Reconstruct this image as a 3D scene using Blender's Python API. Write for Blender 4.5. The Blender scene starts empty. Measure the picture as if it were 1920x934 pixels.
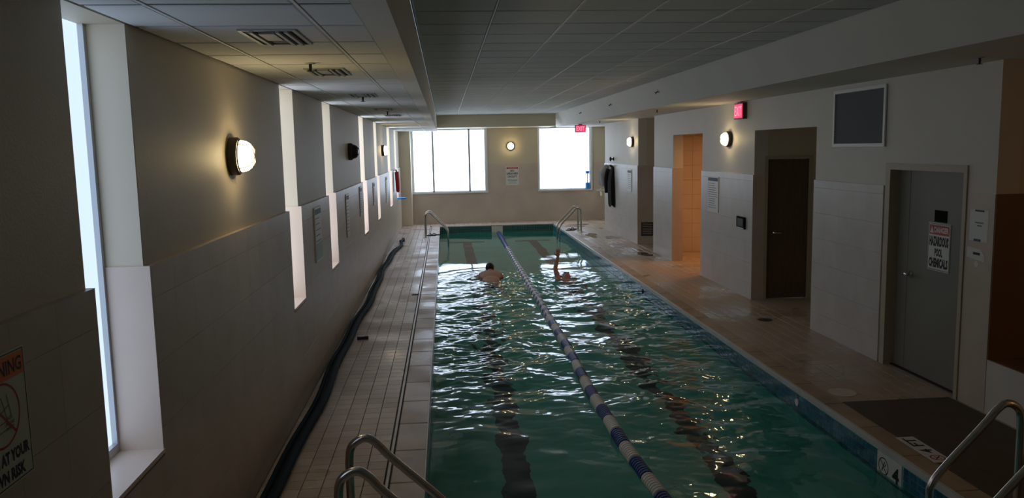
import bpy, bmesh, math, random
import numpy as np
from mathutils import Matrix, Vector
random.seed(7); rng = np.random.default_rng(11)
SC = bpy.context.scene
COL = SC.collection

# ------------------------------------------------------------------ camera
F, VP, ROLL = 1500.0, (833.0, 281.0), 0.03
def cam_axes():
    Y = np.array([(VP[0]-960)/F, (VP[1]-467)/F, 1.0]); Y /= np.linalg.norm(Y)
    up = np.array([-math.sin(ROLL), -math.cos(ROLL), 0.0])
    Z = up-up.dot(Y)*Y; Z /= np.linalg.norm(Z)
    return np.array([np.cross(Y, Z), Y, Z])
_M = cam_axes()
cam_d = bpy.data.cameras.new('camera'); cam = bpy.data.objects.new('camera', cam_d); COL.objects.link(cam)
cam_d.sensor_width = 36.0; cam_d.lens = 36.0*F/1920; cam_d.clip_start = 0.05; cam_d.clip_end = 200
R = Matrix(((_M[0, 0], -_M[0, 1], -_M[0, 2]), (_M[1, 0], -_M[1, 1], -_M[1, 2]), (_M[2, 0], -_M[2, 1], -_M[2, 2])))
cam.matrix_world = Matrix.Translation((0, 0, 2.3)) @ R.to_4x4()
SC.camera = cam

# ------------------------------------------------------------------ world, exposure, light strengths
w = bpy.data.worlds.new('world'); SC.world = w; w.use_nodes = True
w.node_tree.nodes['Background'].inputs[0].default_value = (0.5, 0.6, 0.75, 1)
w.node_tree.nodes['Background'].inputs[1].default_value = 0.6
SC.view_settings.view_transform = 'Standard'; SC.view_settings.look = 'None'
SC.view_settings.gamma = 1.0; SC.view_settings.use_curve_mapping = False
SC.view_settings.exposure = 0.25
SC.cycles.max_bounces = 12; SC.cycles.diffuse_bounces = 6; SC.cycles.glossy_bounces = 4
SC.cycles.transmission_bounces = 8; SC.cycles.sample_clamp_indirect = 6.0
BACK_PANE, NEAR_PANE, SIDE_PANE, FAR_SIDE_PANE, LAMP_GLOW = 3.3, 1.0, 1.8, 2.7, 24.0

def area_light(name, loc, size, power, colour, rot=(0, 0, 0)):
    l = bpy.data.lights.new(name, 'AREA'); l.energy = power; l.color = colour; l.size = size
    o = bpy.data.objects.new(name, l); o.location = loc; o.rotation_euler = rot; COL.objects.link(o); return o
area_light('shower_room_ceiling_light', (5.75, 14.9, 2.52), 0.5, 20, (1, 0.50, 0.20))
_l = bpy.data.lights.new('side_room_lamp', 'POINT'); _l.energy = 4; _l.color = (1, 0.52, 0.18); _l.shadow_soft_size = 0.12
_o = bpy.data.objects.new('side_room_lamp', _l); _o.location = (5.3, 3.0, 1.75); COL.objects.link(_o)

# ------------------------------------------------------------------ main dimensions (metres)
XL, XLP = -1.34, -1.37            # left wall: tile face, paint face
XR, XRP = 4.47, 4.49              # right wall: tile face, paint face
YB = 25.2                         # back wall
PX0, PX1, PY0, PY1 = -0.20, 3.25, 0.4, 24.15   # pool opening
WZ = -0.20                        # water level
ZL, ZM, ZR = 2.87, 3.30, 2.93     # ceilings: left, middle, right
LEFT_WINDOWS = [(3.11, 3.71), (6.98, 7.58), (9.36, 9.98), (13.25, 13.95), (15.98, 16.6), (19.6, 20.5), (22.35, 23.1)]
SILL = 0.945
WL, WR = 1.805, 1.85              # wainscot tops

# ------------------------------------------------------------------ materials
MAT = {}
def material(name, col, rough=0.6, var=0.0, scale=8.0, bump=0.0, bscale=60.0, metal=0.0, rand=0.0, emit=None, estr=0.0, rough_var=0.0, rscale=2.0, spec=0.5, stretch=(1, 1, 1)):
    m = bpy.data.materials.new(name); m.use_nodes = True; nt = m.node_tree; b = nt.nodes['Principled BSDF']
    L = nt.links.new
    b.inputs['Roughness'].default_value = rough; b.inputs['Metallic'].default_value = metal
    b.inputs['Specular IOR Level'].default_value = spec
    b.inputs['Base Color'].default_value = (*col, 1)
    tc = nt.nodes.new('ShaderNodeTexCoord'); mp = nt.nodes.new('ShaderNodeMapping'); mp.inputs['Scale'].default_value = stretch
    geo = nt.nodes.new('ShaderNodeNewGeometry'); L(geo.outputs['Position'], mp.inputs['Vector'])
    src = None
    if var or rand:
        hsv = nt.nodes.new('ShaderNodeHueSaturation'); hsv.inputs['Color'].default_value = (*col, 1)
        val = None
        if var:
            n = nt.nodes.new('ShaderNodeTexNoise'); n.inputs['Scale'].default_value = scale; n.inputs['Detail'].default_value = 5
            L(mp.outputs[0], n.inputs['Vector'])
            mr = nt.nodes.new('ShaderNodeMapRange'); mr.inputs[1].default_value = 0.25; mr.inputs[2].default_value = 0.75
            mr.inputs[3].default_value = 1-var; mr.inputs[4].default_value = 1+var; L(n.outputs['Fac'], mr.inputs[0]); val = mr.outputs[0]
        if rand:
            oi = nt.nodes.new('ShaderNodeObjectInfo'); mr2 = nt.nodes.new('ShaderNodeMapRange')
            mr2.inputs[3].default_value = 1-rand; mr2.inputs[4].default_value = 1+rand; L(oi.outputs['Random'], mr2.inputs[0])
            if val is None: val = mr2.outputs[0]
            else:
                mu = nt.nodes.new('ShaderNodeMath'); mu.operation = 'MULTIPLY'; L(val, mu.inputs[0]); L(mr2.outputs[0], mu.inputs[1]); val = mu.outputs[0]
        L(val, hsv.inputs['Value']); L(hsv.outputs[0], b.inputs['Base Color'])
    if rough_var:
        n = nt.nodes.new('ShaderNodeTexNoise'); n.inputs['Scale'].default_value = rscale; n.inputs['Detail'].default_value = 4
        L(geo.outputs['Position'], n.inputs['Vector'])
        mr = nt.nodes.new('ShaderNodeMapRange'); mr.inputs[1].default_value = 0.35; mr.inputs[2].default_value = 0.65
        mr.inputs[3].default_value = max(0.05, rough-rough_var); mr.inputs[4].default_value = min(1, rough+rough_var)
        L(n.outputs['Fac'], mr.inputs[0]); L(mr.outputs[0], b.inputs['Roughness'])
    if bump:
        n = nt.nodes.new('ShaderNodeTexNoise'); n.inputs['Scale'].default_value = bscale; n.inputs['Detail'].default_value = 3
        L(geo.outputs['Position'], n.inputs['Vector'])
        bp = nt.nodes.new('ShaderNodeBump'); bp.inputs['Strength'].default_value = bump; bp.inputs['Distance'].default_value = 0.01
        L(n.outputs['Fac'], bp.inputs['Height']); L(bp.outputs[0], b.inputs['Normal'])
    if emit:
        b.inputs['Emission Color'].default_value = (*emit, 1); b.inputs['Emission Strength'].default_value = estr
    MAT[name] = m; return m
material('paint', (0.62, 0.55, 0.41), 0.55, var=0.05, scale=1.5, bump=0.08, bscale=90)
material('paint_cool', (0.66, 0.62, 0.54), 0.55, var=0.05, scale=1.5, bump=0.08, bscale=90)
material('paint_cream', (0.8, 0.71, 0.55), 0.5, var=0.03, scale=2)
material('wall_tile', (0.57, 0.475, 0.385), 0.38, var=0.07, scale=5, rand=0.03)
material('wall_tile_cool', (0.6, 0.56, 0.52), 0.38, var=0.06, scale=4, rand=0.02)
material('back_tile', (0.6, 0.5, 0.42), 0.4, var=0.12, scale=1.6)
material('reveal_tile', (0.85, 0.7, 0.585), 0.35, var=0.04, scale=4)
material('grout', (0.20, 0.185, 0.165), 0.8, var=0.1, scale=6)
material('floor_tile', (0.59, 0.49, 0.425), 0.40, var=0.10, scale=3.5, rand=0.10, rough_var=0.16, rscale=1.3, bump=0.05, bscale=40)
material('floor_tile_tan', (0.5, 0.385, 0.285), 0.40, var=0.12, scale=2.2, rand=0.05, rough_var=0.22, rscale=1.1, bump=0.05, bscale=40)
material('floor_grout_tan', (0.25, 0.19, 0.14), 0.8, var=0.15, scale=8)
material('floor_grout', (0.11, 0.095, 0.085), 0.8, var=0.15, scale=8)
material('coping', (0.56, 0.465, 0.4), 0.42, var=0.18, scale=3.0, rand=0.06, rough_var=0.15)
material('coping_tan', (0.42, 0.3, 0.19), 0.5, var=0.30, scale=2.5, rand=0.05)
material('edge_strip', (0.62, 0.60, 0.58), 0.35, var=0.1, scale=5)
material('ceiling_tile', (0.76, 0.785, 0.775), 0.9, var=0.03, scale=3, rand=0.03, bump=0.12, bscale=220)
material('ceiling_bar', (0.85, 0.85, 0.83), 0.5)
material('ceiling_gap', (0.05, 0.05, 0.05), 0.9)
material('soffit', (0.7, 0.685, 0.635), 0.7, var=0.04, scale=1.5)
material('beam', (0.8, 0.765, 0.68), 0.7, var=0.04, scale=1.5)
material('pool_plaster', (0.27, 0.64, 0.56), 0.7, var=0.10, scale=1.2)
material('lane_line', (0.02, 0.035, 0.045), 0.6, var=0.1)
material('mosaic_blue', (0.035, 0.155, 0.235), 0.2, rand=0.25, var=0.2, scale=9)
material('mosaic_green', (0.04, 0.13, 0.11), 0.25, var=0.2, scale=9)
material('puddle', (0.16, 0.13, 0.11), 0.03, var=0.1, scale=3)
material('steel', (0.62, 0.60, 0.57), 0.22, metal=1.0, var=0.06, scale=30)
material('chrome', (0.75, 0.75, 0.75), 0.12, metal=1.0)
material('frame_metal', (0.55, 0.57, 0.58), 0.4, metal=0.6)
material('frame_white', (0.78, 0.79, 0.78), 0.4)
material('bronze', (0.055, 0.042, 0.036), 0.45, metal=0.3)
material('dark_glass', (0.012, 0.012, 0.013), 0.25)
material('door_grey', (0.21, 0.2, 0.17), 0.5, var=0.05, scale=2)
material('door_frame', (0.46, 0.41, 0.29), 0.5, var=0.05)
material('door_wood', (0.13, 0.08, 0.045), 0.5, var=0.25, scale=6, stretch=(6, 6, 0.6))
material('hose', (0.006, 0.022, 0.034), 0.8, var=0.2, scale=12, spec=0.2)
material('black_rubber', (0.012, 0.012, 0.014), 0.7)
material('black_cloth', (0.010, 0.010, 0.012), 0.95, var=0.2, scale=20)
material('towel_grey', (0.42, 0.41, 0.40), 0.95, var=0.15, scale=25)
material('float_blue', (0.016, 0.055, 0.27), 0.35, rand=0.12)
material('float_white', (0.8, 0.78, 0.73), 0.4, rand=0.05)
material('float_gold', (0.55, 0.36, 0.06), 0.4)
material('sign_white', (0.74, 0.74, 0.70), 0.45, var=0.02)
material('sign_cream', (0.62, 0.64, 0.50), 0.4)
material('sign_red', (0.45, 0.03, 0.03), 0.45)
material('sign_orange', (0.80, 0.20, 0.03), 0.45)
material('ink', (0.012, 0.012, 0.014), 0.6)
material('ink_grey', (0.22, 0.23, 0.25), 0.6)
material('ink_blue', (0.05, 0.09, 0.18), 0.6)
material('sign_teal', (0.28, 0.40, 0.37), 0.4)
material('plaque', (0.010, 0.010, 0.011), 0.9, spec=0.1)
material('blue_foam', (0.05, 0.32, 0.85), 0.6)
material('red_foam', (0.55, 0.02, 0.02), 0.5)
material('vent_dark', (0.03, 0.032, 0.034), 0.7)
material('vent_grey', (0.38, 0.40, 0.41), 0.5)
material('grille_mesh', (0.105, 0.115, 0.12), 0.7, var=0.05, scale=2)
material('mat_rubber', (0.105, 0.07, 0.045), 0.75, var=0.15, scale=5, bump=0.3, bscale=120)
material('brown_tile', (0.20, 0.105, 0.05), 0.5, var=0.1, scale=3)
material('lid', (0.66, 0.58, 0.47), 0.5, var=0.1)
material('dark_iron', (0.03, 0.025, 0.022), 0.5, metal=0.4)
material('skin', (0.62, 0.37, 0.29), 0.45, var=0.08, scale=14)
material('skin_red', (0.52, 0.26, 0.2), 0.45, var=0.1, scale=14)
material('hair', (0.008, 0.006, 0.006), 0.5)
material('swimwear', (0.02, 0.025, 0.05), 0.7)
material('exit_housing', (0.05, 0.045, 0.04), 0.5)
material('exit_face', (0.5, 0.02, 0.06), 0.4, emit=(1.0, 0.05, 0.16), estr=0.75)
material('exit_letter', (0.8, 0.2, 0.3), 0.4, emit=(1.0, 0.28, 0.42), estr=1.0)
material('lamp_lit', (0.9, 0.85, 0.7), 0.4, emit=(1.0, 0.77, 0.42), estr=LAMP_GLOW)
material('pane_back', (0.15, 0.17, 0.2), 0.5, emit=(0.68, 0.81, 1.0), estr=BACK_PANE)
material('pane_near', (0.15, 0.17, 0.2), 0.5, emit=(0.60, 0.75, 1.0), estr=NEAR_PANE)
material('pane_side', (0.15, 0.17, 0.2), 0.5, emit=(0.80, 0.87, 1.0), estr=SIDE_PANE)
material('pane_side_far', (0.15, 0.17, 0.2), 0.5, emit=(0.80, 0.87, 1.0), estr=FAR_SIDE_PANE)

def water_material():
    m = bpy.data.materials.new('pool_water'); m.use_nodes = True; nt = m.node_tree; b = nt.nodes['Principled BSDF']
    b.inputs['Base Color'].default_value = (0.36, 0.80, 0.75, 1); b.inputs['Roughness'].default_value = 0.0
    b.inputs['IOR'].default_value = 1.33; b.inputs['Transmission Weight'].default_value = 1.0
    g = nt.nodes.new('ShaderNodeNewGeometry'); n = nt.nodes.new('ShaderNodeTexNoise'); n.inputs['Scale'].default_value = 14; n.inputs['Detail'].default_value = 2
    nt.links.new(g.outputs['Position'], n.inputs['Vector'])
    bp = nt.nodes.new('ShaderNodeBump'); bp.inputs['Strength'].default_value = 0.05; bp.inputs['Distance'].default_value = 0.02
    nt.links.new(n.outputs['Fac'], bp.inputs['Height']); nt.links.new(bp.outputs[0], b.inputs['Normal'])
    MAT['water'] = m
water_material()

# ------------------------------------------------------------------ mesh helpers
def bx(bm, x0, x1, y0, y1, z0, z1, bev=0.0):
    r = bmesh.ops.create_cube(bm, size=1.0, matrix=Matrix.Translation(((x0+x1)/2, (y0+y1)/2, (z0+z1)/2)) @ Matrix.Diagonal((abs(x1-x0), abs(y1-y0), abs(z1-z0), 1)))
    if bev:
        es = list({e for v in r['verts'] for e in v.link_edges})
        bmesh.ops.bevel(bm, geom=es, offset=bev, segments=2, affect='EDGES', profile=0.6)
def box(*a, bev=0.0):
    bm = bmesh.new(); bx(bm, *a, bev=bev); return bm
def boxes(*lst):
    bm = bmesh.new()
    for a in lst: bx(bm, *a)
    return bm
def tube_bm(pts, r, n=10, bm=None, caps=True):
    bm = bm or bmesh.new(); pts = [Vector(p) for p in pts]; rad = r if isinstance(r, (list, tuple)) else [r]*len(pts)
    rings = []; nrm = None
    for i, p in enumerate(pts):
        t = (pts[min(i+1, len(pts)-1)]-pts[max(i-1, 0)]).normalized()
        if nrm is None: nrm = t.orthogonal().normalized()
        else: nrm = (nrm-nrm.dot(t)*t).normalized()
        b = t.cross(nrm)
        rings.append([bm.verts.new(p+rad[i]*(math.cos(2*math.pi*k/n)*nrm+math.sin(2*math.pi*k/n)*b)) for k in range(n)])
    for a, b in zip(rings, rings[1:]):
        for k in range(n): bm.faces.new((a[k], a[(k+1) % n], b[(k+1) % n], b[k]))
    if caps: bm.faces.new(rings[0][::-1]); bm.faces.new(rings[-1])
    return bm
def lathe_bm(prof, n=24, bm=None, axis='z', off=(0, 0, 0)):
    """profile of (radius, height) turned about the local z axis; closed with caps where the radius is zero"""
    bm = bm or bmesh.new(); rings = []
    def P(x, y, z):
        if axis == 'y': x, y, z = x, z, y
        if axis == 'x': x, y, z = z, x, y
        return bm.verts.new((x+off[0], y+off[1], z+off[2]))
    for r, z in prof:
        rings.append([P(0, 0, z)] if r < 1e-6 else [P(r*math.cos(2*math.pi*k/n), r*math.sin(2*math.pi*k/n), z) for k in range(n)])
    for a, b in zip(rings, rings[1:]):
        for k in range(n):
            k2 = (k+1) % n
            if len(a) == 1 and len(b) == 1: continue
            if len(a) == 1: bm.faces.new((a[0], b[k], b[k2]))
            elif len(b) == 1: bm.faces.new((a[k], a[k2], b[0]))
            else: bm.faces.new((a[k], a[k2], b[k2], b[k]))
    bmesh.ops.recalc_face_normals(bm, faces=bm.faces)
    return bm
def link(name, me, mat=None, parent=None):
    o = bpy.data.objects.new(name, me); COL.objects.link(o)
    if mat: me.materials.clear(); me.materials.append(MAT[mat])
    if parent: o.parent = parent
    return o
def obj(name, bm, mat, parent=None, smooth=False):
    me = bpy.data.meshes.new(name); bm.to_mesh(me); bm.free()
    if smooth:
        for p in me.polygons: p.use_smooth = True
    return link(name, me, mat, parent)
def smooth_by_angle(o, ang=0.7):
    me = o.data
    for p in me.polygons: p.use_smooth = True
    bm = bmesh.new(); bm.from_mesh(me)
    for e in bm.edges:
        if len(e.link_faces) == 2 and e.calc_face_angle(0) > ang: e.smooth = False
    bm.to_mesh(me); bm.free()
def tag(o, label, cat=None, group=None, kind=None):
    o['label'] = label
    if cat: o['category'] = cat
    if group: o['group'] = group
    if kind: o['kind'] = kind
    return o
def struct(name, bm, mat, label, cat='wall', parent=None):
    return tag(obj(name, bm, mat, parent), label, cat, kind='structure')
def thing(name, label, cat, loc=(0, 0, 0), rot=None, group=None, kind=None):
    o = bpy.data.objects.new(name, None); COL.objects.link(o)
    o.matrix_world = Matrix.Translation(loc) @ (rot.to_4x4() if rot else Matrix())
    o.empty_display_size = 0.1
    return tag(o, label, cat, group, kind)
def basis(right, up, normal):
    return Matrix((right, up, normal)).transposed()
ON_LEFT = basis((0, 1, 0), (0, 0, 1), (1, 0, 0))      # local x: reading direction, y: up, z: out of the wall
ON_RIGHT = basis((0, -1, 0), (0, 0, 1), (-1, 0, 0))
ON_BACK = basis((1, 0, 0), (0, 0, 1), (0, -1, 0))
DOWN = basis((1, 0, 0), (0, -1, 0), (0, 0, -1))
def text_bm(s, x0, x1, y0, y1, z, bold=0.0, depth=0.0006):
    """flat lettering fitted into the box x0..x1, y0..y1"""
    c = bpy.data.curves.new('lettering', 'FONT'); c.body = s; c.size = 1.0; c.extrude = 0.0; c.resolution_u = 2; c.offset = bold
    o = bpy.data.objects.new('lettering', c); COL.objects.link(o)
    me = bpy.data.meshes.new_from_object(o.evaluated_get(bpy.context.evaluated_depsgraph_get()))
    bpy.data.objects.remove(o); bpy.data.curves.remove(c)
    bm = bmesh.new(); bm.from_mesh(me); bpy.data.meshes.remove(me)
    xs = [v.co.x for v in bm.verts]; ys = [v.co.y for v in bm.verts]
    for v in bm.verts:
        v.co.x = x0+(v.co.x-min(xs))/(max(xs)-min(xs))*(x1-x0); v.co.y = y0+(v.co.y-min(ys))/(max(ys)-min(ys))*(y1-y0); v.co.z = z
    return bm
def lettering(parent, s, x0, x1, y0, y1, z, mat='ink', bold=0.02):
    return obj('lettering', text_bm(s, x0, x1, y0, y1, z, bold), mat, parent)
def ring_bm(cx, cy, z, r0, r1, n=32, bm=None):
    bm = bm or bmesh.new()
    a = [bm.verts.new((cx+r0*math.cos(2*math.pi*k/n), cy+r0*math.sin(2*math.pi*k/n), z)) for k in range(n)]
    b = [bm.verts.new((cx+r1*math.cos(2*math.pi*k/n), cy+r1*math.sin(2*math.pi*k/n), z)) for k in range(n)]
    for k in range(n): bm.faces.new((a[k], b[k], b[(k+1) % n], a[(k+1) % n]))
    return bm
def stroke(bm, p, q, w, z):
    p = Vector((*p, z)); q = Vector((*q, z)); d = (q-p).normalized(); s = Vector((-d.y, d.x, 0))*w/2
    bm.faces.new([bm.verts.new(v) for v in (p-s, q-s, q+s, p+s)])
def chamfer_tile(c=0.485, zc=0.75):
    """unit tile (x, y in -.5...5, z 0..1) with chamfered top edges, shared by all tiles of a surface"""
    bm = bmesh.new()
    lo = [bm.verts.new((x, y, 0)) for x, y in ((-.5, -.5), (.5, -.5), (.5, .5), (-.5, .5))]
    mi = [bm.verts.new((v.co.x, v.co.y, zc)) for v in lo]
    hi = [bm.verts.new((v.co.x*2*c, v.co.y*2*c, 1)) for v in lo]
    for a, b in ((lo, mi), (mi, hi)):
        for k in range(4): bm.faces.new((a[k], a[(k+1) % 4], b[(k+1) % 4], b[k]))
    bm.faces.new(hi); return bm
def tile_mesh(name, mat, c=0.485, zc=0.75):
    bm = chamfer_tile(c, zc); me = bpy.data.meshes.new(name); bm.to_mesh(me); bm.free(); me.materials.append(MAT[mat]); return me
def lay(name, me, parent, cells, rot, limit=300, stuff_mat=None, tilt=0.0):
    """cells: (centre on the surface, size x, size y, thickness). The first `limit` are separate parts, the rest one part."""
    for c, sx, sy, th in cells[:limit]:
        o = bpy.data.objects.new(name, me); COL.objects.link(o); o.parent = parent
        m = rot.copy()
        if tilt: m = m @ Matrix.Rotation(random.gauss(0, tilt), 3, 'X') @ Matrix.Rotation(random.gauss(0, tilt), 3, 'Y')
        o.matrix_local = Matrix.Translation(c) @ m.to_4x4() @ Matrix.Diagonal((sx, sy, th, 1))
    rest = cells[limit:]
    if rest:
        base_v = [v.co.copy() for v in me.vertices]; base_f = [tuple(p.vertices) for p in me.polygons]; V = []; Fc = []
        for c, sx, sy, th in rest:
            k = len(V); m = Matrix.Translation(c) @ rot.to_4x4() @ Matrix.Diagonal((sx, sy, th, 1))
            V += [tuple(m @ v) for v in base_v]; Fc += [tuple(i+k for i in f) for f in base_f]
        m2 = bpy.data.meshes.new(name+'_field'); m2.from_pydata(V, [], Fc)
        o = link(name+'_field', m2, stuff_mat or me.materials[0].name, parent); o['kind'] = 'stuff'
I3 = Matrix.Identity(3)

# ================================================================== THE SETTING
# ------------------------------------------------------------------ floors
def deck(name, x0, x1, y0, y1, mat, label, pitch, tiles=True, drop=0.30):
    fl = struct(name, box(x0, x1, y0, y1, -drop, -0.008), 'floor_grout_tan' if 'tan' in mat else 'floor_grout', label, 'floor')
    if tiles:
        nx = max(1, round((x1-x0)/pitch)); px = (x1-x0)/nx; ny = round((y1-y0)/pitch); py = (y1-y0)/ny
        cells = [((x0+(i+.5)*px, y0+(j+.5)*py, -0.0085), px-0.006, py-0.0035, 0.0085) for j in range(ny) for i in range(nx)]
        cells.sort(key=lambda c: (c[0][1] < 4.3, c[0][1]))
        lay('floor_tile', tile_mesh('floor_tile', mat), fl, cells, I3)
    return fl
floor_l = deck('floor', XL, -0.49, -2.0, YB, 'floor_tile', 'square grey-beige tiled pool deck along the left window wall', 0.142)
floor_r = deck('floor', 3.46, 4.62, -2.0, YB, 'floor_tile_tan', 'warm tan tiled pool deck along the right wall with doors', 0.145)
floor_e = deck('floor', -0.49, 3.46, PY1+0.25, YB, 'floor_tile', 'narrow tiled deck between the far pool end and the back wall', 0.145)
floor_n = struct('floor', boxes((-0.49, 3.46, -2.0, PY0-0.25, -0.30, 0)), 'floor_tile', 'tiled deck at the near end of the pool below the viewer', 'floor')
floor_side = struct('floor', boxes((4.62, 6.6, 2.3, 6.2, -0.3, 0.0), (4.62, 6.6, 9.3, 11.5, -.3, 0), (4.62, 6.6, 12.0, 18.7, -.3, 0), (4.62, 6.6, 22.0, YB, -.3, 0)), 'floor_tile_tan', 'tan floor inside the recesses and shower room', 'floor')

# coping stones around the pool
cop = struct('trim_1', boxes((-0.45, PX0-0.012, PY0-.25, PY1+.25, -0.30, -0.006)), 'floor_grout', 'stone coping along the left pool edge', 'coping')
def coping_stone(sx, sy, mat):
    me = bpy.data.meshes.new('coping_stone'); bm = box(-sx/2, sx/2, -sy/2, sy/2, -0.05, 0.004, bev=0.008); bm.to_mesh(me); bm.free(); me.materials.append(MAT[mat]); return me
me_c = coping_stone(0.235, 0.600, 'coping'); y = 0.5
while y < PY1:
    o = bpy.data.objects.new('coping_stone', me_c); COL.objects.link(o); o.parent = cop; o.location = (-0.327, y+0.305, 0); y += 0.61
obj('drain_strip', boxes((-0.478, -0.458, PY0, PY1, -0.02, 0.003)), 'edge_strip', cop)
obj('drain_bed', boxes((-0.49, -0.449, PY0, PY1, -0.3, -0.012)), 'floor_grout', cop)
obj('edge_strip', box(-0.212, PX0, PY0, PY1, -0.045, 0.005, bev=0.004), 'edge_strip', cop)
cop2 = struct('trim_2', boxes((PX1+0.012, 3.46, PY0-.25, PY1+.25, -0.30, -0.006)), 'coping_tan', 'stained tan coping with pale nosing along the right pool edge', 'coping')
me_c = coping_stone(0.178, 0.600, 'coping_tan'); y = 0.5
while y < PY1:
    o = bpy.data.objects.new('coping_stone', me_c); COL.objects.link(o); o.parent = cop2; o.location = (3.371, y+0.305, 0); y += 0.61
obj('edge_strip', box(PX1, PX1+0.032, PY0, PY1, -0.045, 0.005, bev=0.004), 'edge_strip', cop2)
cop3 = struct('trim_3', box(-0.2, PX1, PY1, PY1+.25, -0.30, 0.003), 'coping', 'pale coping across the far pool end', 'coping')

# ------------------------------------------------------------------ pool basin, mosaic band, lane lines
ZF = -1.28
basin = struct('pool_basin', boxes((PX0-.1, PX1+.1, PY0-.1, PY1+.1, ZF-.1, ZF), (PX0-.1, PX0, PY0-.1, PY1+.1, ZF, -0.045), (PX1, PX1+.1, PY0-.1, PY1+.1, ZF, -0.045), (PX0, PX1, PY0-.1, PY0, ZF, -.02), (PX0, PX1, PY1, PY1+.1, ZF, -.02)), 'pool_plaster', 'green plastered basin of the lap pool', 'pool')
for x, lab in ((0.57, 'dark lane stripe on the pool floor left of the lane rope'), (2.45, 'dark lane stripe on the pool floor right of the lane rope')):
    l = obj('lane_stripe', boxes((x-.125, x+.125, 1.5, 22.9, ZF, ZF+.004), (x-.5, x+.5, 22.65, 22.9, ZF, ZF+.0045)), 'lane_line', basin); l['label'] = lab
me_m = tile_mesh('mosaic_tile', 'mosaic_blue'); TP = 0.0505
rotR = basis((0, -1, 0), (0, 0, 1), (-1, 0, 0))
MARK = (5.30, 5.66)
cells = []
for j in range(int((PY1-PY0)/TP)):
    for i in range(5):
        yy = PY0+(j+.5)*TP
        if MARK[0]-.01 < yy < MARK[1]+.01 and i < 4: continue
        cells.append(((PX1+0.001, yy, -0.072-i*TP), TP-0.004, TP-0.004, 0.006))
cells.sort(key=lambda c: (c[0][1] < 4.4, c[0][1])); lay('mosaic_tile', me_m, basin, cells, rotR)
rotL = basis((0, 1, 0), (0, 0, 1), (1, 0, 0)); cells = []
for j in range(int((PY1-PY0)/TP)):
    for i in range(5): cells.append(((PX0-0.001, PY0+(j+.5)*TP, -0.072-i*TP), TP-.004, TP-.004, 0.006))
lay('mosaic_tile_left', me_m, basin, cells, rotL, limit=0, stuff_mat='mosaic_blue')
cells = [((PX0+(j+.5)*TP, PY1+0.001, -0.05-i*TP), TP-.004, TP-.004, 0.006) for j in range(int((PX1-PX0)/TP)) for i in range(5)]
lay('mosaic_tile_far', me_m, basin, cells, ON_BACK, limit=0, stuff_mat='mosaic_green')
# inlets in the right pool wall
for yy, z, m in ((13.0, -0.12, 'black_rubber'), (7.05, -0.125, 'frame_white')):
    obj('inlet_fitting', lathe_bm([(0, -.012), (0.035, -.010), (0.035, 0.004), (0.0, 0.004)], 14, axis='x', off=(PX1-.006, yy, z)), m, basin)
obj('end_target_tile', box(1.36, 1.70, PY1-.014, PY1-.002, -0.30, -0.03), 'reveal_tile', basin)

# water surface: sum of travelling ripples, strongest around the swimmers
def build_water():
    dx = 0.02; nx = int((PX1-PX0)/dx)+1; ny = int((PY1-PY0)/dx)+1
    X, Y = np.meshgrid(np.linspace(PX0, PX1, nx), np.linspace(PY0, PY1, ny)); H = np.zeros_like(X); H2 = np.zeros_like(X)
    HL = np.zeros_like(X)
    for lo, hi, n, buf, spread in ((.085, .22, 60, H, .75), (.26, .85, 45, H2, .75), (.9, 2.4, 16, HL, .45)):
        for k in range(n):
            lam = 10**rng.uniform(math.log10(lo), math.log10(hi)); th = rng.normal(math.pi/2, spread)
            a = rng.uniform(0.5, 1.2)*lam**1.1; ph = rng.uniform(0, 6.283)
            wob = 0.7*np.sin(1.3*X*rng.uniform(.5, 1.5)+1.3*Y*rng.uniform(.3, .9)+rng.uniform(0, 6))
            buf += a*np.sin((math.cos(th)*X+math.sin(th)*Y)*2*math.pi/lam+ph+wob)
        buf /= np.std(np.gradient(buf, dx, axis=0))
    def ss(a, b, t): u = np.clip((t-a)/(b-a), 0, 1); return u*u*(3-2*u)
    busy = ss(4.5, 10.0, Y)*(1-ss(15.0, 16.6, Y)); calm = ss(15.2, 16.8, Y)
    edge = 0.55+0.45*ss(0, .3, X-PX0)*ss(0, .3, PX1-X)
    patch = 0.8+0.3*np.sin(0.8*Y+1.1*X)+0.25*np.sin(2.1*X-0.5*Y)
    H = edge*((.010+.095*busy)*(1-.9*calm)*patch*H+(.024+.058*busy)*(1-.85*calm)*H2+(.014+.010*busy)*HL)
    for (sx, sy) in ((0.83, 15.6), (2.25, 15.0)):
        r = np.hypot(X-sx, (Y-sy)); H += 0.010*np.exp(-(r-.15)**2/.5)*np.sin(2*math.pi*r/.34)
    V = np.stack([X.ravel(), Y.ravel(), WZ+H.ravel()], 1); idx = np.arange(nx*ny).reshape(ny, nx)
    Q = np.stack([idx[:-1, :-1], idx[:-1, 1:], idx[1:, 1:], idx[1:, :-1]], -1).reshape(-1, 4)
    me = bpy.data.meshes.new('pool_water'); me.vertices.add(len(V)); me.vertices.foreach_set('co', V.ravel().astype(np.float32))
    me.loops.add(Q.size); me.loops.foreach_set('vertex_index', Q.ravel().astype(np.int32)); me.polygons.add(len(Q))
    me.polygons.foreach_set('loop_start', np.arange(0, Q.size, 4, dtype=np.int32)); me.polygons.foreach_set('loop_total', np.full(len(Q), 4, np.int32))
    me.update(); me.validate(); me.polygons.foreach_set('use_smooth', np.ones(len(Q), bool))
    return tag(link('pool_water', me, 'water'), 'rippling blue-green water filling the lap pool', 'water', kind='stuff')
build_water()

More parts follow.
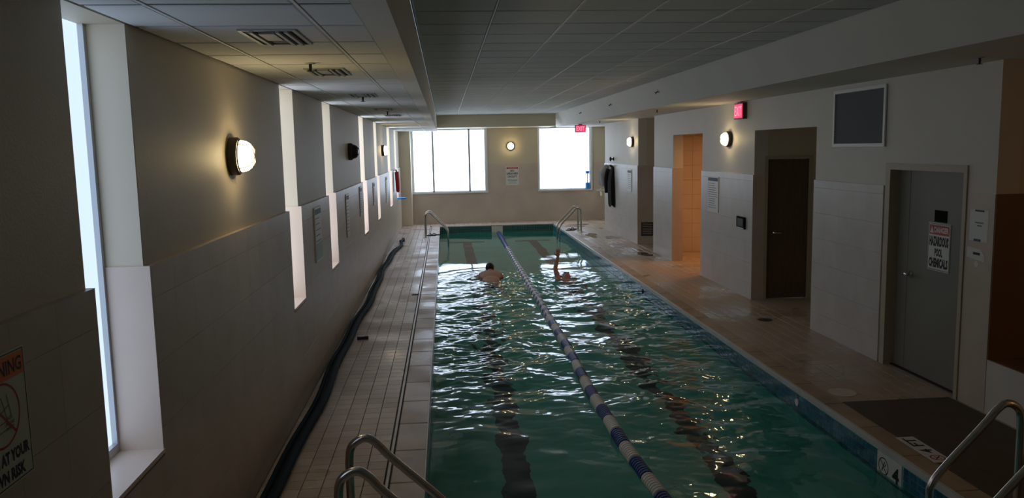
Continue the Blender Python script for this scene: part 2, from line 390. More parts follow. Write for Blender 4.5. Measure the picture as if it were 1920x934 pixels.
# ------------------------------------------------------------------ left wall with slit windows
segs = []; y0 = -2.0
for a, b in LEFT_WINDOWS: segs.append((y0, a)); y0 = b
segs.append((y0, 25.4))
XG = -1.565                                   # glass plane
bl = [(XG-.05, XLP, a, b, 0-.3, ZM) for a, b in segs]+[(XG-.05, XLP, a, b, -.3, SILL-.02) for a, b in LEFT_WINDOWS]+[(XG-.05, XLP, a, b, ZL-.0, ZM) for a, b in LEFT_WINDOWS]
wall_l = struct('wall_left', boxes(*bl), 'paint', 'long cream wall with a row of tall slit windows above grey tile')
def wainscot(parent, x, out, spans, top, trim, mat, rot, rows=None, z_min=0.0, limit=300):
    """tile courses on a wall plane x; spans: (y0, y1, z top)"""
    cells = []
    for a, b, zt in spans:
        n = max(1, round((b-a)/0.305)); p = (b-a)/n
        zs = [top, top-trim]
        while zs[-1]-0.305 > z_min+.05: zs.append(zs[-1]-0.305)
        zs.append(z_min)
        for z1, z0 in zip(zs, zs[1:]):
            if z0 >= zt-.01: continue
            z1 = min(z1, zt)
            for i in range(n): cells.append(((x, a+(i+.5)*p, (z0+z1)/2), p-.0006, z1-z0-.0014, out))
    cells.sort(key=lambda c: (c[0][1] < 2.2, c[0][1]))
    lay('wall_tile', tile_mesh('wall_tile', mat, .4985, .985), parent, cells, rot, limit)
wainscot(wall_l, XLP, XL-XLP, [(a, b, WL) for a, b in segs if b < 25]+[(segs[-1][0], YB-.6, WL)]+[(a, b, SILL-.03) for a, b in LEFT_WINDOWS], WL, 0.15, 'wall_tile', ON_LEFT)
ORD = ['nearest', 'second', 'third', 'fourth', 'fifth', 'sixth', 'farthest']
for i, (a, b) in enumerate(LEFT_WINDOWS):
    wnd = thing('window_%d' % (i+1), '%s tall frosted slit window of the left wall%s' % (ORD[i], ' counted from the viewer' if 0 < i < 6 else ''), 'window', (XG, (a+b)/2, SILL), kind='structure')
    hw = (b-a)/2; hz = ZL-SILL; fw = 0.035
    obj('pane', box(-.006, .006, -hw, hw, 0, hz), 'pane_near' if i == 0 else 'pane_side' if i < 3 else 'pane_side_far', wnd)
    obj('frame', boxes((-.01, .03, -hw, -hw+fw, 0, hz), (-.01, .03, hw-fw, hw, 0, hz), (-.01, .03, -hw+fw, hw-fw, 0, fw+.01)), 'frame_metal', wnd)
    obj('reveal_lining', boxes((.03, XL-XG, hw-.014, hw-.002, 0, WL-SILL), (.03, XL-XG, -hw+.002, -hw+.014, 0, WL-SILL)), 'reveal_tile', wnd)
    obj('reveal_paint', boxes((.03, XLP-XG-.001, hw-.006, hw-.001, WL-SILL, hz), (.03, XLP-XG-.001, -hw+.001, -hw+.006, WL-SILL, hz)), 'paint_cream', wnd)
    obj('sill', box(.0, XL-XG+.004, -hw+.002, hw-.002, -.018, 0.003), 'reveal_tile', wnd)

# ------------------------------------------------------------------ back wall with two big windows
W1, W2, BS, BT = (-0.99, 1.28), (2.96, 4.60), 0.985, 2.93
wall_b = struct('wall_back', boxes((-1.6, W1[0], YB, YB+.3, -.3, ZM), (W1[1], W2[0], YB, YB+.3, -.3, ZM), (W2[1], 6.6, YB, YB+.3, -.3, ZM), (W1[0], W1[1], YB, YB+.3, -.3, BS-.02), (W2[0], W2[1], YB, YB+.3, -.3, BS-.02), (W1[0], W1[1], YB, YB+.3, BT, ZM), (W2[0], W2[1], YB, YB+.3, BT, ZM)), 'paint', 'cream back wall with beige stone dado and two big windows')
obj('stone_dado', boxes((-1.6, W1[0]-.06, YB-.018, YB, 0, 1.83), (W1[1]+.03, W2[0]-.03, YB-.018, YB, 0, 1.83), (W2[1]+.09, 5.3, YB-.018, YB, 0, 1.83), (W1[0]-.06, W1[1]+.03, YB-.018, YB, 0, BS-.06), (W2[0]-.03, W2[1]+.09, YB-.018, YB, 0, BS-.06)), 'back_tile', wall_b)
for n, (a, b), mull, lab in ((8, W1, (-0.357, 0.772), 'wide frosted back window divided by two mullions'), (9, W2, (), 'frosted single-pane back window at the right of the round lamp')):
    wnd = thing('window_%d' % n, lab, 'window', ((a+b)/2, YB+.05, BS), kind='structure'); hw = (b-a)/2; hz = BT-BS
    xs = [-hw]+[m-(a+b)/2 for m in mull]+[hw]
    for p, q in zip(xs, xs[1:]): obj('pane', box(p+.012, q-.012, -.005, .005, 0, hz), 'pane_back', wnd)
    for m in xs[1:-1]: obj('mullion', box(m-.028, m+.028, -.03, .03, 0.0, hz), 'frame_metal', wnd)
    obj('frame', boxes((-hw, -hw+.03, -.03, .03, 0, hz), (hw-.03, hw, -.03, .03, 0, hz), (-hw+.03, hw-.03, -.03, .03, 0, .03), (-hw+.03, hw-.03, -.03, .03, hz-.03, hz)), 'frame_white', wnd)
    obj('casing', boxes((-hw-.04, -hw, -.085, -.03, -.045, hz), (hw, hw+.06, -.085, -.03, -.045, hz)), 'frame_white', wnd)
    obj('sill', box(-hw-.05, hw+.06, -.10, .03, -.05, 0.0), 'frame_white', wnd)
col_b = struct('wall_corner_column', box(XL-.03, -1.03, YB-.6, YB-.02, 0, ZL), 'paint_cream', 'plain cream column in the far left corner')

# ------------------------------------------------------------------ right wall with recesses, shower opening and doors
T = 0.2
A1, A0 = 22.3, 18.42; B1, B0 = 16.98, 15.55; C1, C0 = 13.74, 11.37; D1, D0 = 9.42, 6.55; E0 = 6.20
DY1, DY0, DZ = 7.80, 6.58, 2.05     # chemical door opening
xr0, xr1 = XRP, XRP+T
wall_r = struct('wall_right', boxes((xr0, xr1, A0, A1, 0, ZR), (xr0, xr1, B0, B1, 0, ZR), (xr0, xr1, C0, C1, 0, ZR), (xr0, xr1, DY1, D1, 0, ZR), (xr0, xr1, E0, DY0, 0, ZR), (xr0, xr1, C1, B0, 2.50, ZR), (xr0, xr1, D1, C0, 2.49, ZR), (xr0, xr1, DY0, DY1, DZ, ZR), (xr0, xr1, 2.3, E0, 0, 0.46), (xr0, xr1, -2.0, 2.3, 0, ZR)), 'paint_cool', 'pale right wall broken by recesses, a shower opening and doors')
wainscot(wall_r, XRP, XRP-XR, [(A0, A1, WR), (B0, B1, WR), (C0, C1, WR), (7.86, D1, WR)], WR, 0.09, 'wall_tile_cool', ON_RIGHT)
obj('jamb_tile', boxes((XR, xr1, C0-.012, C0-.001, 0, WR), (XR, xr1, A0-.012, A0-.001, 0, WR), (XR, xr1, B0-.012, B0-.001, 0, WR)), 'back_tile', wall_r)
obj('dado_paint', boxes((XRP-.004, XRP, E0, 6.545, 0.0, WR)), 'wall_tile', wall_r)
# rooms behind the openings
alc = struct('wall_recess', boxes((xr1, 5.9, A0, A0+.15, 0, ZR), (5.9, 6.0, 16.98, A0+.15, 0, ZR)), 'paint', 'dim side wall of the first full-height recess')
obj('dado_tile', box(xr1, 5.9, A0-.012, A0, 0, WR), 'back_tile', alc)
g = thing('wall_grille', 'dark low air grille on the far recess wall', 'grille', (4.70, A0-.012, 0.36), ON_BACK)
obj('frame', boxes((-.14, .14, .14, .16, 0, .015), (-.14, .14, -.16, -.14, 0, .015), (-.14, -.12, -.14, .14, 0, .015), (.12, .14, -.14, .14, 0, .015)), 'vent_dark', g)
for k in range(7): obj('slat', box(-.12, .12, -.132+k*.04, -.112+k*.04, 0, .01), 'vent_dark', g)
shw = struct('wall_shower', boxes((xr1, 6.5, 16.85, 16.98, 0, 2.7), (6.5, 6.6, 12.1, 16.98, 0, 2.7), (xr1, 6.5, 12.0, 12.1, 0, 2.7), (xr1, 6.6, 12.0, 16.98, 2.6, 2.7)), 'back_tile', 'tiled shower room walls glowing orange behind the opening')
cells = []
for i in range(6):
    for j in range(8): cells.append(((xr1+.15+i*.3, 16.85, .16+j*.31), .297, .307, .008))
lay('wall_tile', tile_mesh('shower_tile', 'back_tile', .495), shw, cells, ON_BACK)
al2 = struct('wall_door_recess', boxes((xr1, 4.69, C0, C0+.14, 0, 2.5), (5.33, 6.0, C0, C0+.14, 0, 2.5), (4.69, 5.33, C0, C0+.14, 2.08, 2.5), (5.9, 6.0, 9.3, C0, 0, 2.5), (xr1, 6.0, 9.3, 9.42, 0, 2.5), (xr1, 6.0, 9.3, C0+.14, 2.49, 2.6)), 'paint', 'dim walls of the recess holding the brown door')
obj('dado_tile', boxes((5.36, 5.9, C0-.012, C0, 0, WR)), 'back_tile', al2)
near_room = struct('wall_side_room', boxes((xr1, 6.5, E0, E0+.12, 0.0, ZR), (6.5, 6.6, 2.2, E0+.12, 0, ZR), (xr1, 6.5, 2.2, 2.3, 0, ZR)), 'paint', 'warm lit side room wall beyond the low ledge at far right')
obj('dado_tile', box(xr0, 6.5, E0-.012, E0, .46, WR), 'brown_tile', near_room)
obj('ledge_top', boxes((xr0, 6.5, 2.3, E0-.012, .46, .468)), 'brown_tile', near_room)
obj('platform', box(xr1, 6.5, 2.3, E0, 0, .46), 'brown_tile', near_room)
struct('wall_end_recess', boxes((5.25, 5.35, 22.0, YB, 0, ZR), (xr1, 5.35, 22.0, 22.12, 0, ZR)), 'paint', 'side wall of the recess in the far right corner')
struct('wall_front', box(-1.6, 6.6, -2.1, -2.0, -.3, ZM), 'paint', 'plain wall behind the viewer')

# ------------------------------------------------------------------ ceilings
def ceiling(name, x0, x1, y0, y1, z, xs, step, ofs, label, mat='ceiling_gap'):
    ce = struct(name, box(x0, x1, y0, y1, z+.012, z+.08), mat, label, 'ceiling')
    ys = [y0]; y = ofs
    while y < y1:
        if y > y0+.05: ys.append(y)
        y += step
    ys.append(y1); cells = []
    for a, b in zip(ys, ys[1:]):
        for p, q in zip(xs, xs[1:]): cells.append((((p+q)/2, (a+b)/2, z+.012), q-p-.022, b-a-.034, .012))
    cells.sort(key=lambda c: (c[0][1] < 2.6, c[0][1]))
    lay('ceiling_tile', tile_mesh('ceiling_tile', 'ceiling_tile'), ce, cells, DOWN, tilt=0.0016)
    for x in xs[1:-1]: obj('ceiling_bar', box(x-.006, x+.006, y0, y1, z-.001, z+.012), 'ceiling_bar', ce)
    return ce
ceil_m = ceiling('ceiling', PX0, 3.3, -2.0, 23.7, ZM, [PX0, .40, .995, 1.59, 2.19, 2.79, 3.3], 0.6, 0.02, 'raised middle ceiling of grey square tiles over the pool')
ceil_l = ceiling('ceiling', -1.6, -0.33, -2.0, 25.0, ZL, [-1.365, -1.122, -.556, -.335], 0.545, 0.525, 'low strip of ceiling tiles beside the left windows')
struct('trim_4', boxes((-0.335, PX0, -2.0, 25.2, ZL-.012, ZM)), 'beam', 'pale dropped beam between low and raised ceiling', 'beam')
def prism(pts, y0, y1):
    bm = bmesh.new(); a = [bm.verts.new((x, y0, z)) for x, z in pts]; b = [bm.verts.new((x, y1, z)) for x, z in pts]; n = len(pts)
    bm.faces.new(a); bm.faces.new(b[::-1])
    for k in range(n): bm.faces.new((a[k], b[k], b[(k+1) % n], a[(k+1) % n]))
    bmesh.ops.recalc_face_normals(bm, faces=bm.faces); return bm
struct('ceiling', prism([(3.3, ZM+.08), (3.3, ZM-.0), (3.53, ZR), (6.6, ZR), (6.6, ZM+.08)], -2.0, 25.2), 'soffit', 'plain low ceiling with sloped fascia above the right deck', 'ceiling')
struct('trim_5', box(PX0, 3.3, 23.7, YB, 2.94, ZM+.08), 'paint', 'cream bulkhead across the far end of the ceiling', 'bulkhead')

# ================================================================== DOORS
def lever(parent, x, y, z, s, mat='chrome'):
    """lever handle on a door face; local x along the door, y up, z out"""
    h = obj('handle', lathe_bm([(0, 0), (.026, 0), (.026, .008), (.012, .012), (.012, .045), (0, .045)], 14, off=(x, y, z)), mat, parent, True)
    obj('lever', tube_bm([(x, y, z+.042), (x+s*.03, y, z+.045), (x+s*.11, y-.006, z+.045)], .009, 8), mat, h, True)
    return h
d1 = thing('door_1', 'grey double door to pool chemicals with danger sign on it', 'door', (XRP+.09, (DY0+DY1)/2, 0), ON_RIGHT, kind='structure')
hw = (DY1-DY0)/2
obj('door_frame', boxes((-hw, -hw+.045, 0, DZ, -.10, .105), (hw-.022, hw, 0, DZ, -.10, .105), (-hw+.045, hw-.022, DZ-.035, DZ, -.10, .105), (-hw-.04, -hw, 0, DZ+.03, .09, .105), (hw, hw+.025, 0, DZ+.03, .09, .105), (-hw, hw, DZ, DZ+.03, .09, .105)), 'door_frame', d1)
leafs = []
for a, b in ((-hw+.047, -hw+.235), (-hw+.239, hw-.024)): leafs.append(obj('door_leaf', box(a, b, .012, DZ-.037, -.04, 0.0, bev=.003), 'door_grey', d1))
obj('threshold', box(-hw+.045, hw-.022, 0, .012, -.05, .03), 'dark_iron', d1)
obj('kick_shadow_gap', box(-hw+.233, -hw+.241, .012, DZ-.037, -.045, -.008), 'ink', d1)
h = obj('handle', lathe_bm([(0, 0), (.03, 0), (.03, .01), (.014, .014), (.014, .035), (.028, .045), (.03, .06), (.02, .072), (0, .075)], 16, off=(-hw+.31, .985, 0)), 'chrome', d1, True)
obj('door_plaque', box(.045, .23, 1.54, 1.65, 0, .004), 'plaque', d1)
d2 = thing('door_2', 'dark brown wooden door in the recess facing the viewer', 'door', (5.01, C0+.02, 0), ON_BACK, kind='structure')
obj('door_frame', boxes((-.36, -.315, 0, 2.12, -.05, .035), (.315, .36, 0, 2.12, -.05, .035), (-.315, .315, 2.075, 2.12, -.05, .035)), 'door_frame', d2)
obj('door_leaf', box(-.313, .313, .01, 2.07, -.04, 0, bev=.003), 'door_wood', d2)
lever(d2, -.20, .99, 0, 1)

# ================================================================== LAMPS
def wall_lamp(loc, rot, label, lit=True):
    t = thing('bulkhead_lamp', label, 'lamp', loc, rot, 'round caged wall lamps')
    obj('base', lathe_bm([(0, 0), (.122, 0), (.122, .045), (.112, .056), (0, .056)], 32), 'bronze', t)
    obj('globe', lathe_bm([(.100, .054), (.100, .075), (.094, .10), (.078, .122), (.05, .135), (0, .139)], 32), 'lamp_lit' if lit else 'dark_glass', t, True)
    gd = 'bronze'
    ring = bmesh.new()
    tube_bm([(.105*math.cos(a), .105*math.sin(a), .062) for a in [2*math.pi*k/32 for k in range(33)]], .005, 6, ring)
    ring = obj('guard_ring', ring, gd, t)
    for k in range(2):
        a = math.pi/4+k*math.pi/2
        pts = [(s*r*math.cos(a), s*r*math.sin(a), z) for s, r, z in ((-1, .108, .06), (-1, .106, .085), (-1, .088, .125), (-1, .05, .145), (1, 0, .148), (1, .05, .145), (1, .088, .125), (1, .106, .085), (1, .108, .06))]
        obj('guard_bar', tube_bm(pts, .0035, 6), gd, ring)
    return t
wall_lamp((XLP, 5.33, 2.285), ON_LEFT, 'glowing round bulkhead lamp on the left wall nearest the viewer')
wall_lamp((XLP, 11.75, 2.30), ON_LEFT, 'unlit black bulkhead lamp between left wall windows', False)
wall_lamp((XLP, 17.9, 2.31), ON_LEFT, 'small lit bulkhead lamp on the left wall near the far end')
wall_lamp((2.07, YB, 2.375), ON_BACK, 'lit round lamp on the back wall between its windows')
wall_lamp((XRP, 12.40, 2.38), ON_RIGHT, 'lit bulkhead lamp on the right wall under the exit sign')
wall_lamp((XRP, 18.95, 2.40), ON_RIGHT, 'lit bulkhead lamp on the far right pier above the jacket')

# ------------------------------------------------------------------ exit signs
def exit_sign(loc, rot, label, canopy, k=1.0):
    t = thing('exit_sign', label, 'exit sign', loc, rot, 'red exit signs'); t.scale = (k, k, k)
    obj('housing', box(-.15, .15, -.10, .10, -.05, 0), 'exit_housing', t)
    fc = obj('face', box(-.135, .135, -.085, .085, 0, .006), 'exit_face', t)
    obj('lettering', text_bm('EXIT', -.115, .115, -.06, .06, .0065, .015), 'exit_letter', fc)
    obj('mount', box(-.05, .05, .10, .10+canopy, -.045, -.005), 'exit_housing', t)
exit_sign((3.80, 22.3, 2.81), ON_BACK, 'red exit sign hanging before the right back window', .02)
exit_sign((XRP-.064, 11.87, 2.79), ON_RIGHT, 'red exit sign on the right wall above the bulkhead lamp', .015, 1.2)

# ================================================================== SIGNS
def plate(name, label, cat, loc, rot, w_, h_, mat='sign_white', th=.004, group=None):
    t = thing(name, label, cat, loc, rot, group)
    obj('plate', box(-w_/2, w_/2, -h_/2, h_/2, 0, th), mat, t); return t
# warning sign, near left wall
SW, SH = 0.30, 0.41
t = plate('warning_sign', 'orange-headed warning sign at the near left edge of the wall', 'sign', (XL+.001, 2.572-SW/2, 1.517), ON_LEFT, SW, SH, 'sign_cream')
z = .0046
obj('border', boxes((-SW/2+.006, SW/2-.006, SH/2-.009, SH/2-.006, .004, z), (-SW/2+.006, SW/2-.006, -SH/2+.006, -SH/2+.009, .004, z), (SW/2-.009, SW/2-.006, -SH/2+.006, SH/2-.006, .004, z), (-SW/2+.006, -SW/2+.009, -SH/2+.006, SH/2-.006, .004, z)), 'ink', t)
hd = obj('header', box(-SW/2+.01, SW/2-.01, SH/2-.085, SH/2-.012, .004, z), 'sign_orange', t)
lettering(hd, 'WARNING', -SW/2+.022, SW/2-.022, SH/2-.072, SH/2-.026, z+.0004, bold=.02)
rb = ring_bm(0, .02, z, .092, .099, 48); stroke(rb, (-.068, .088), (.068, -.048), .008, z+.0002); obj('prohibition_ring', rb, 'sign_red', t)
fb = bmesh.new()
for p, q in (((-.02, .07), (.0, .075)), ((0, .075), (.012, .04)), ((.012, .04), (.03, -.02)), ((-.01, .03), (.04, .045)), ((-.06, -.005), (.02, .0)), ((-.07, -.03), (.04, -.025)), ((-.04, .06), (-.03, .02)), ((.03, .08), (.05, .0))): stroke(fb, p, q, .004, z)
obj('swimmer_drawing', fb, 'ink_grey', t)
lettering(t, 'NO', .025, .045, .0, .010, z, bold=.01); lettering(t, 'LIFEGUARD', .008, .062, -.016, -.005, z, bold=.01); lettering(t, 'ON DUTY', .012, .058, -.032, -.021, z, bold=.01)
lettering(t, 'SWIM AT YOUR', -SW/2+.02, SW/2-.02, -.132, -.092, z, bold=.055)
lettering(t, 'OWN RISK', -SW/2+.05, SW/2-.05, -.188, -.148, z, bold=.055)
# no lifeguard sign on the back wall
t = plate('lifeguard_sign', 'white sign with red header on the back wall under the lamp', 'sign', (2.11, YB-.019, 1.45), ON_BACK, .41, .58, 'sign_white')
hd = obj('header', box(-.18, .18, .21, .27, .004, z), 'sign_red', t)
lettering(hd, 'WARNING', -.15, .15, .222, .258, z+.0005, 'sign_white')
lettering(t, 'NO', -.06, .06, .125, .19, z, bold=.03); lettering(t, 'LIFEGUARD', -.18, .18, .035, .10, z, bold=.03); lettering(t, 'ON DUTY', -.15, .15, -.06, .01, z, bold=.03)
obj('fine_print', boxes((-.16, .16, -.13, -.118, .004, z), (-.15, .15, -.16, -.148, .004, z), (-.12, .12, -.20, -.19, .004, z), (-.14, .14, -.24, -.23, .004, z)), 'ink_grey', t)
# danger sign on the chemical door (stands on the wide leaf)
t = plate('danger_sign', 'red and white hazardous pool chemicals sign on grey door', 'sign', (XRP+.0885, 7.06, 1.305), ON_RIGHT, .335, .45, 'sign_white')
obj('border', boxes((-.16, .16, .213, .218, .004, z), (-.16, .16, -.218, -.213, .004, z), (-.163, -.158, -.218, .218, .004, z), (.158, .163, -.218, .218, .004, z)), 'ink', t)
hd = obj('header', box(-.15, .15, .115, .205, .004, z), 'sign_red', t)
tb = bmesh.new(); tb.faces.new([tb.verts.new(v) for v in ((-.14, .128, z+.0004), (-.085, .128, z+.0004), (-.1125, .19, z+.0004))]); obj('alert_triangle', tb, 'sign_white', hd)
lettering(hd, 'DANGER', -.075, .14, .133, .188, z+.0004, 'sign_white', .03)
lettering(t, 'HAZARDOUS', -.145, .145, .005, .10, z, bold=.06); lettering(t, 'POOL', -.06, .06, -.09, -.012, z, bold=.06); lettering(t, 'CHEMICALS', -.145, .145, -.195, -.105, z, bold=.06)
# rule boards (print too small to read: rows of grey lines)
def board(label, loc, rot, w_, h_, header, body='sign_white', rows=9, foot=None):
    t = plate('rule_board', label, 'sign', loc, rot, w_, h_, body, .012, 'pool rule boards')
    obj('header', box(-w_/2+.015, w_/2-.015, h_/2-.075, h_/2-.02, .012, .0126), header, t)
    bm = bmesh.new()
    for k in range(rows):
        yy = h_/2-.115-k*(h_-.15)/rows; wv = (w_/2-.03)*random.uniform(.72, 1)
        bx(bm, -w_/2+.03, -w_/2+.03+2*wv*.95, yy-.005, yy+.005, .012, .0126)
    obj('print_lines', bm, 'ink_grey', t)
    if foot: obj('foot_panel', box(-w_/2+.02, w_/2-.02, -h_/2+.02, -h_/2+.02+h_*.3, .0126, .0132), foot, t)
board('tall greenish notice board between second and third left window', (XL+.001, 8.43, 1.46), ON_LEFT, .42, .56, 'ink_blue', 'sign_white', 7, 'sign_teal')
board('notice board on the left wall just past the third window', (XL+.001, 11.0, 1.44), ON_LEFT, .30, .58, 'ink_blue', 'sign_white')
board('narrow white notice on the left wall before the fourth window', (XL+.001, 12.78, 1.52), ON_LEFT, .34, .46, 'ink_grey')
board('narrow white notice on the left wall before the fifth window', (XL+.001, 15.15, 1.51), ON_LEFT, .34, .42, 'ink_grey')
board('white notice on the left wall before the sixth window', (XL+.001, 18.4, 1.43), ON_LEFT, .40, .58, 'ink_grey')
board('white pool rules board beside the orange shower opening', (XR-.001, 13.08, 1.475), ON_RIGHT, .52, .59, 'ink_blue', rows=12)
board('narrow rules board on the far right pier beside the jacket', (XR-.001, 19.2, 1.47), ON_RIGHT, .42, .53, 'ink_blue', rows=8)
# papers beside the chemical door
t = plate('paper_notice', 'white paper sheet held by clips beside the grey door', 'paper', (XRP-.0045, 6.385, 1.575), ON_RIGHT, .235, .27, 'sign_white', .001)
for q in ((-.05, .06, .118, .132, 0, .006), (-.05, .03, -.135, -.115, 0, .006)): obj('clip', box(*q), 'ink_blue', t)
obj('print_lines', boxes((-.05, .06, .018, .03, .001, .0016), (-.02, .04, -.008, .004, .001, .0016)), 'ink_grey', t)
bm = bmesh.new(); bm.faces.new([bm.verts.new(v) for v in ((-.115, -.04, 0), (.115, -.062, 0), (.118, -.01, 0), (.07, .04, 0), (-.11, .048, 0))])
ex = bmesh.ops.extrude_face_region(bm, geom=list(bm.faces)); bmesh.ops.translate(bm, vec=(0, 0, .0012), verts=[v for v in ex['geom'] if isinstance(v, bmesh.types.BMVert)])
t = thing('torn_paper', 'torn white paper slip taped below the paper sheet', 'paper', (XRP-.0045, 6.41, 1.335), ON_RIGHT); obj('slip', bm, 'sign_white', t)
obj('print_lines', boxes((-.03, .06, -.012, .010, .0012, .0018)), 'ink', t)
tag(obj('round_sticker', lathe_bm([(0, 0), (.026, 0), (.026, .002), (0, .002)], 20, axis='x', off=(XRP-.0065, 6.39, 1.245)), 'sign_white'), 'small round white sticker under the torn paper', 'sticker')
# dark switch box
t = thing('control_box', 'small dark control panel on the tiled pier', 'control panel', (XR-.001, 11.77, 1.115), ON_RIGHT)
obj('body', box(-.16, .16, -.09, .09, 0, .03, bev=.004), 'plaque', t); obj('window', box(-.12, .12, -.055, .065, .03, .032), 'dark_glass', t); obj('lip', box(-.15, .15, -.085, -.07, .03, .036), 'frame_metal', t)
# framed return-air grille high on the right wall
t = thing('return_grille', 'large white-framed return air grille above the chemical door', 'grille', (XRP-.001, 8.43, 2.56), ON_RIGHT)
gw, gh = .55, .315
obj('backing', box(-gw, gw, -gh, gh, 0, .006), 'grille_mesh', t)
obj('frame', boxes((-gw, gw, gh-.035, gh, .006, .022), (-gw, gw, -gh, -gh+.035, .006, .022), (-gw, -gw+.035, -gh+.035, gh-.035, .006, .022), (gw-.035, gw, -gh+.035, gh-.035, .006, .022)), 'frame_white', t)
for k in range(18): obj('slat', box(-gw+.035, gw-.035, -gh+.045+k*.030, -gh+.062+k*.030, .006, .012), 'grille_mesh', t)

# ------------------------------------------------------------------ ceiling diffusers and sprinklers
def diffuser(y, label):
    t = thing('ceiling_vent', label, 'vent', (-.805, y, ZL), DOWN, 'grilles in the left ceiling strip')
    a, b = .115, .235
    obj('backing', box(-a, a, -b, b, -.001, .002), 'vent_dark', t)
    obj('frame', boxes((-a-.018, a+.018, b, b+.02, 0, .008), (-a-.018, a+.018, -b-.02, -b, 0, .008), (-a-.018, -a, -b, b, 0, .008), (a, a+.018, -b, b, 0, .008)), 'vent_grey', t)
    for x in (-.075, .045, .085): obj('blade', box(x-.008, x+.008, -b, b, .002, .016), 'vent_grey', t)
    obj('centre_plate', box(-.055, .02, -b*.25, b*.72, .002, .012), 'vent_grey', t)
for y, lab in ((4.13, 'biggest nearest grille in the left ceiling strip'), (5.90, 'second grille in the left ceiling strip beside a sprinkler'), (8.35, 'third grille in the left ceiling strip'), (11.2, 'fourth grille in the left ceiling strip'), (13.2, 'farthest grille in the left ceiling strip')): diffuser(y, lab)
def sprinkler(loc, label, rot=DOWN):
    t = thing('sprinkler', label, 'sprinkler', loc, rot, 'ceiling sprinklers')
    obj('escutcheon', lathe_bm([(0, -.001), (.035, 0), (.03, .006), (0, .008)], 16), 'vent_grey', t)
    obj('stem', lathe_bm([(.010, .004), (.010, .03), (.007, .05), (0, .05)], 10), 'dark_iron', t)
    obj('deflector', lathe_bm([(0, .05), (.024, .051), (.024, .054), (0, .056)], 12), 'dark_iron', t)
for p, lab in (((-.84, 5.33, ZL), 'sprinkler head by the second left ceiling grille'), ((-.83, 8.58, ZL), 'sprinkler head by the third left ceiling grille'), ((-.80, 11.8, ZL), 'sprinkler head past the fourth left ceiling grille'), ((4.15, 6.0, ZR), 'sprinkler head on the low right ceiling nearest the viewer'), ((3.75, 14.0, ZR), 'sprinkler head on the low right ceiling before the shower opening'), ((3.8, 19.5, ZR), 'sprinkler head on the low right ceiling near the far pier')): sprinkler(p, lab)

FASCIA = basis((0, 1, 0), (.528, 0, -.849), (-.849, 0, -.528))
for y, lab in ((12.6, 'nearest sprinkler head on the sloped ceiling fascia'), (16.2, 'middle sprinkler head on the sloped ceiling fascia'), (19.8, 'farthest sprinkler head on the sloped ceiling fascia')): sprinkler((3.3933, y, 3.15), lab, FASCIA)

# ================================================================== HANDRAILS
def smooth_path(pts, it=3):
    p = [Vector(q) for q in pts]
    for _ in range(it):
        q = [p[0]]
        for a, b in zip(p, p[1:]): q += [a*.75+b*.25, a*.25+b*.75]
        q.append(p[-1]); p = q
    return p
def rail(x_post, x_bend, y, label, grp, z0=0.0):
    s = 1 if x_bend > x_post else -1; d = abs(x_bend-x_post); H = .655
    P = [(0, 0, .002), (0, 0, H-.20), (0, 0, H-.13), (s*.01, 0, H-.03), (s*.10, 0, H+.02), (s*.17, 0, H-.03), (s*.22, 0, H-.10), (s*(d-.06), 0, .24), (s*d, 0, .15), (s*d, 0, .05), (s*d, 0, -.55)]
    t = thing('handrail', label, 'handrail', (x_post, y, z0), group=grp)
    obj('tube', tube_bm(smooth_path(P, 3), .024, 14), 'steel', t, True)
    obj('base_flange', lathe_bm([(0, 0.001), (.058, .001), (.055, .012), (.03, .018), (.026, .03), (.0, .03)], 20), 'steel', t, True)
G = 'steel pool ladder handrails'
rail(-.60, .02, 4.49, 'steel handrail at near left pool edge, the farther of the pair', G)
rail(-.60, .02, 4.01, 'steel handrail at near left pool edge, the closer of the pair', G)
rail(3.53, 2.95, 4.53, 'steel handrail at near right pool edge, the farther of the pair', G, .009)
rail(3.53, 2.95, 4.05, 'steel handrail at near right pool edge, the closer of the pair', G, .009)
rail(-.56, .04, 21.2, 'steel handrail at far left pool edge, the closer of the pair', G)
rail(-.56, .04, 21.7, 'steel handrail at far left pool edge, the farther of the pair', G)
rail(3.66, 3.06, 21.5, 'steel handrail at far right pool edge, the closer of the pair', G)
rail(3.66, 3.06, 22.0, 'steel handrail at far right pool edge, the farther of the pair', G)

# ================================================================== LANE ROPE
rope = thing('lane_rope', 'blue and white float lane rope running down the pool', 'lane rope', (1.47, PY0, WZ))
KY = [0.4, 4.0, 5.2, 6.2, 7.7, 9.6, 12.7, 17.0, 24.1]; KX = [1.56, 1.52, 1.48, 1.43, 1.42, 1.46, 1.48, 1.49, 1.54]
def rope_x(y): return float(np.interp(y, KY, KX))
def float_mesh(name, length, mat, n=8, r=.058):
    p = length/n; prof = [(0.0, 0.0)]
    for k in range(n):
        a = k*p; prof += [(r*.80, a+.001), (r, a+p*.22), (r, a+p*.72), (r*.80, a+p-.002)]
    prof.append((0.0, length)); bm = lathe_bm(prof, 14, axis='y'); me = bpy.data.meshes.new(name); bm.to_mesh(me); bm.free(); me.materials.append(MAT[mat]); return me
FM = {'b': float_mesh('float', .318, 'float_blue'), 'w': float_mesh('float', .318, 'float_white'), 'bs': float_mesh('float', .155, 'float_blue', 4), 'ws': float_mesh('float', .155, 'float_white', 4), 'g': float_mesh('float', .05, 'float_gold', 1)}
y = 0.85; k = 0
def put_float(key, y, ln):
    o = bpy.data.objects.new('float', FM[key]); COL.objects.link(o); o.parent = rope
    x0, x1 = rope_x(y), rope_x(y+ln); o.rotation_euler = (0, 0, -math.atan2(x1-x0, ln))
    o.location = (x0-1.47, y-PY0, 0.012+.006*math.sin(2.1*y))
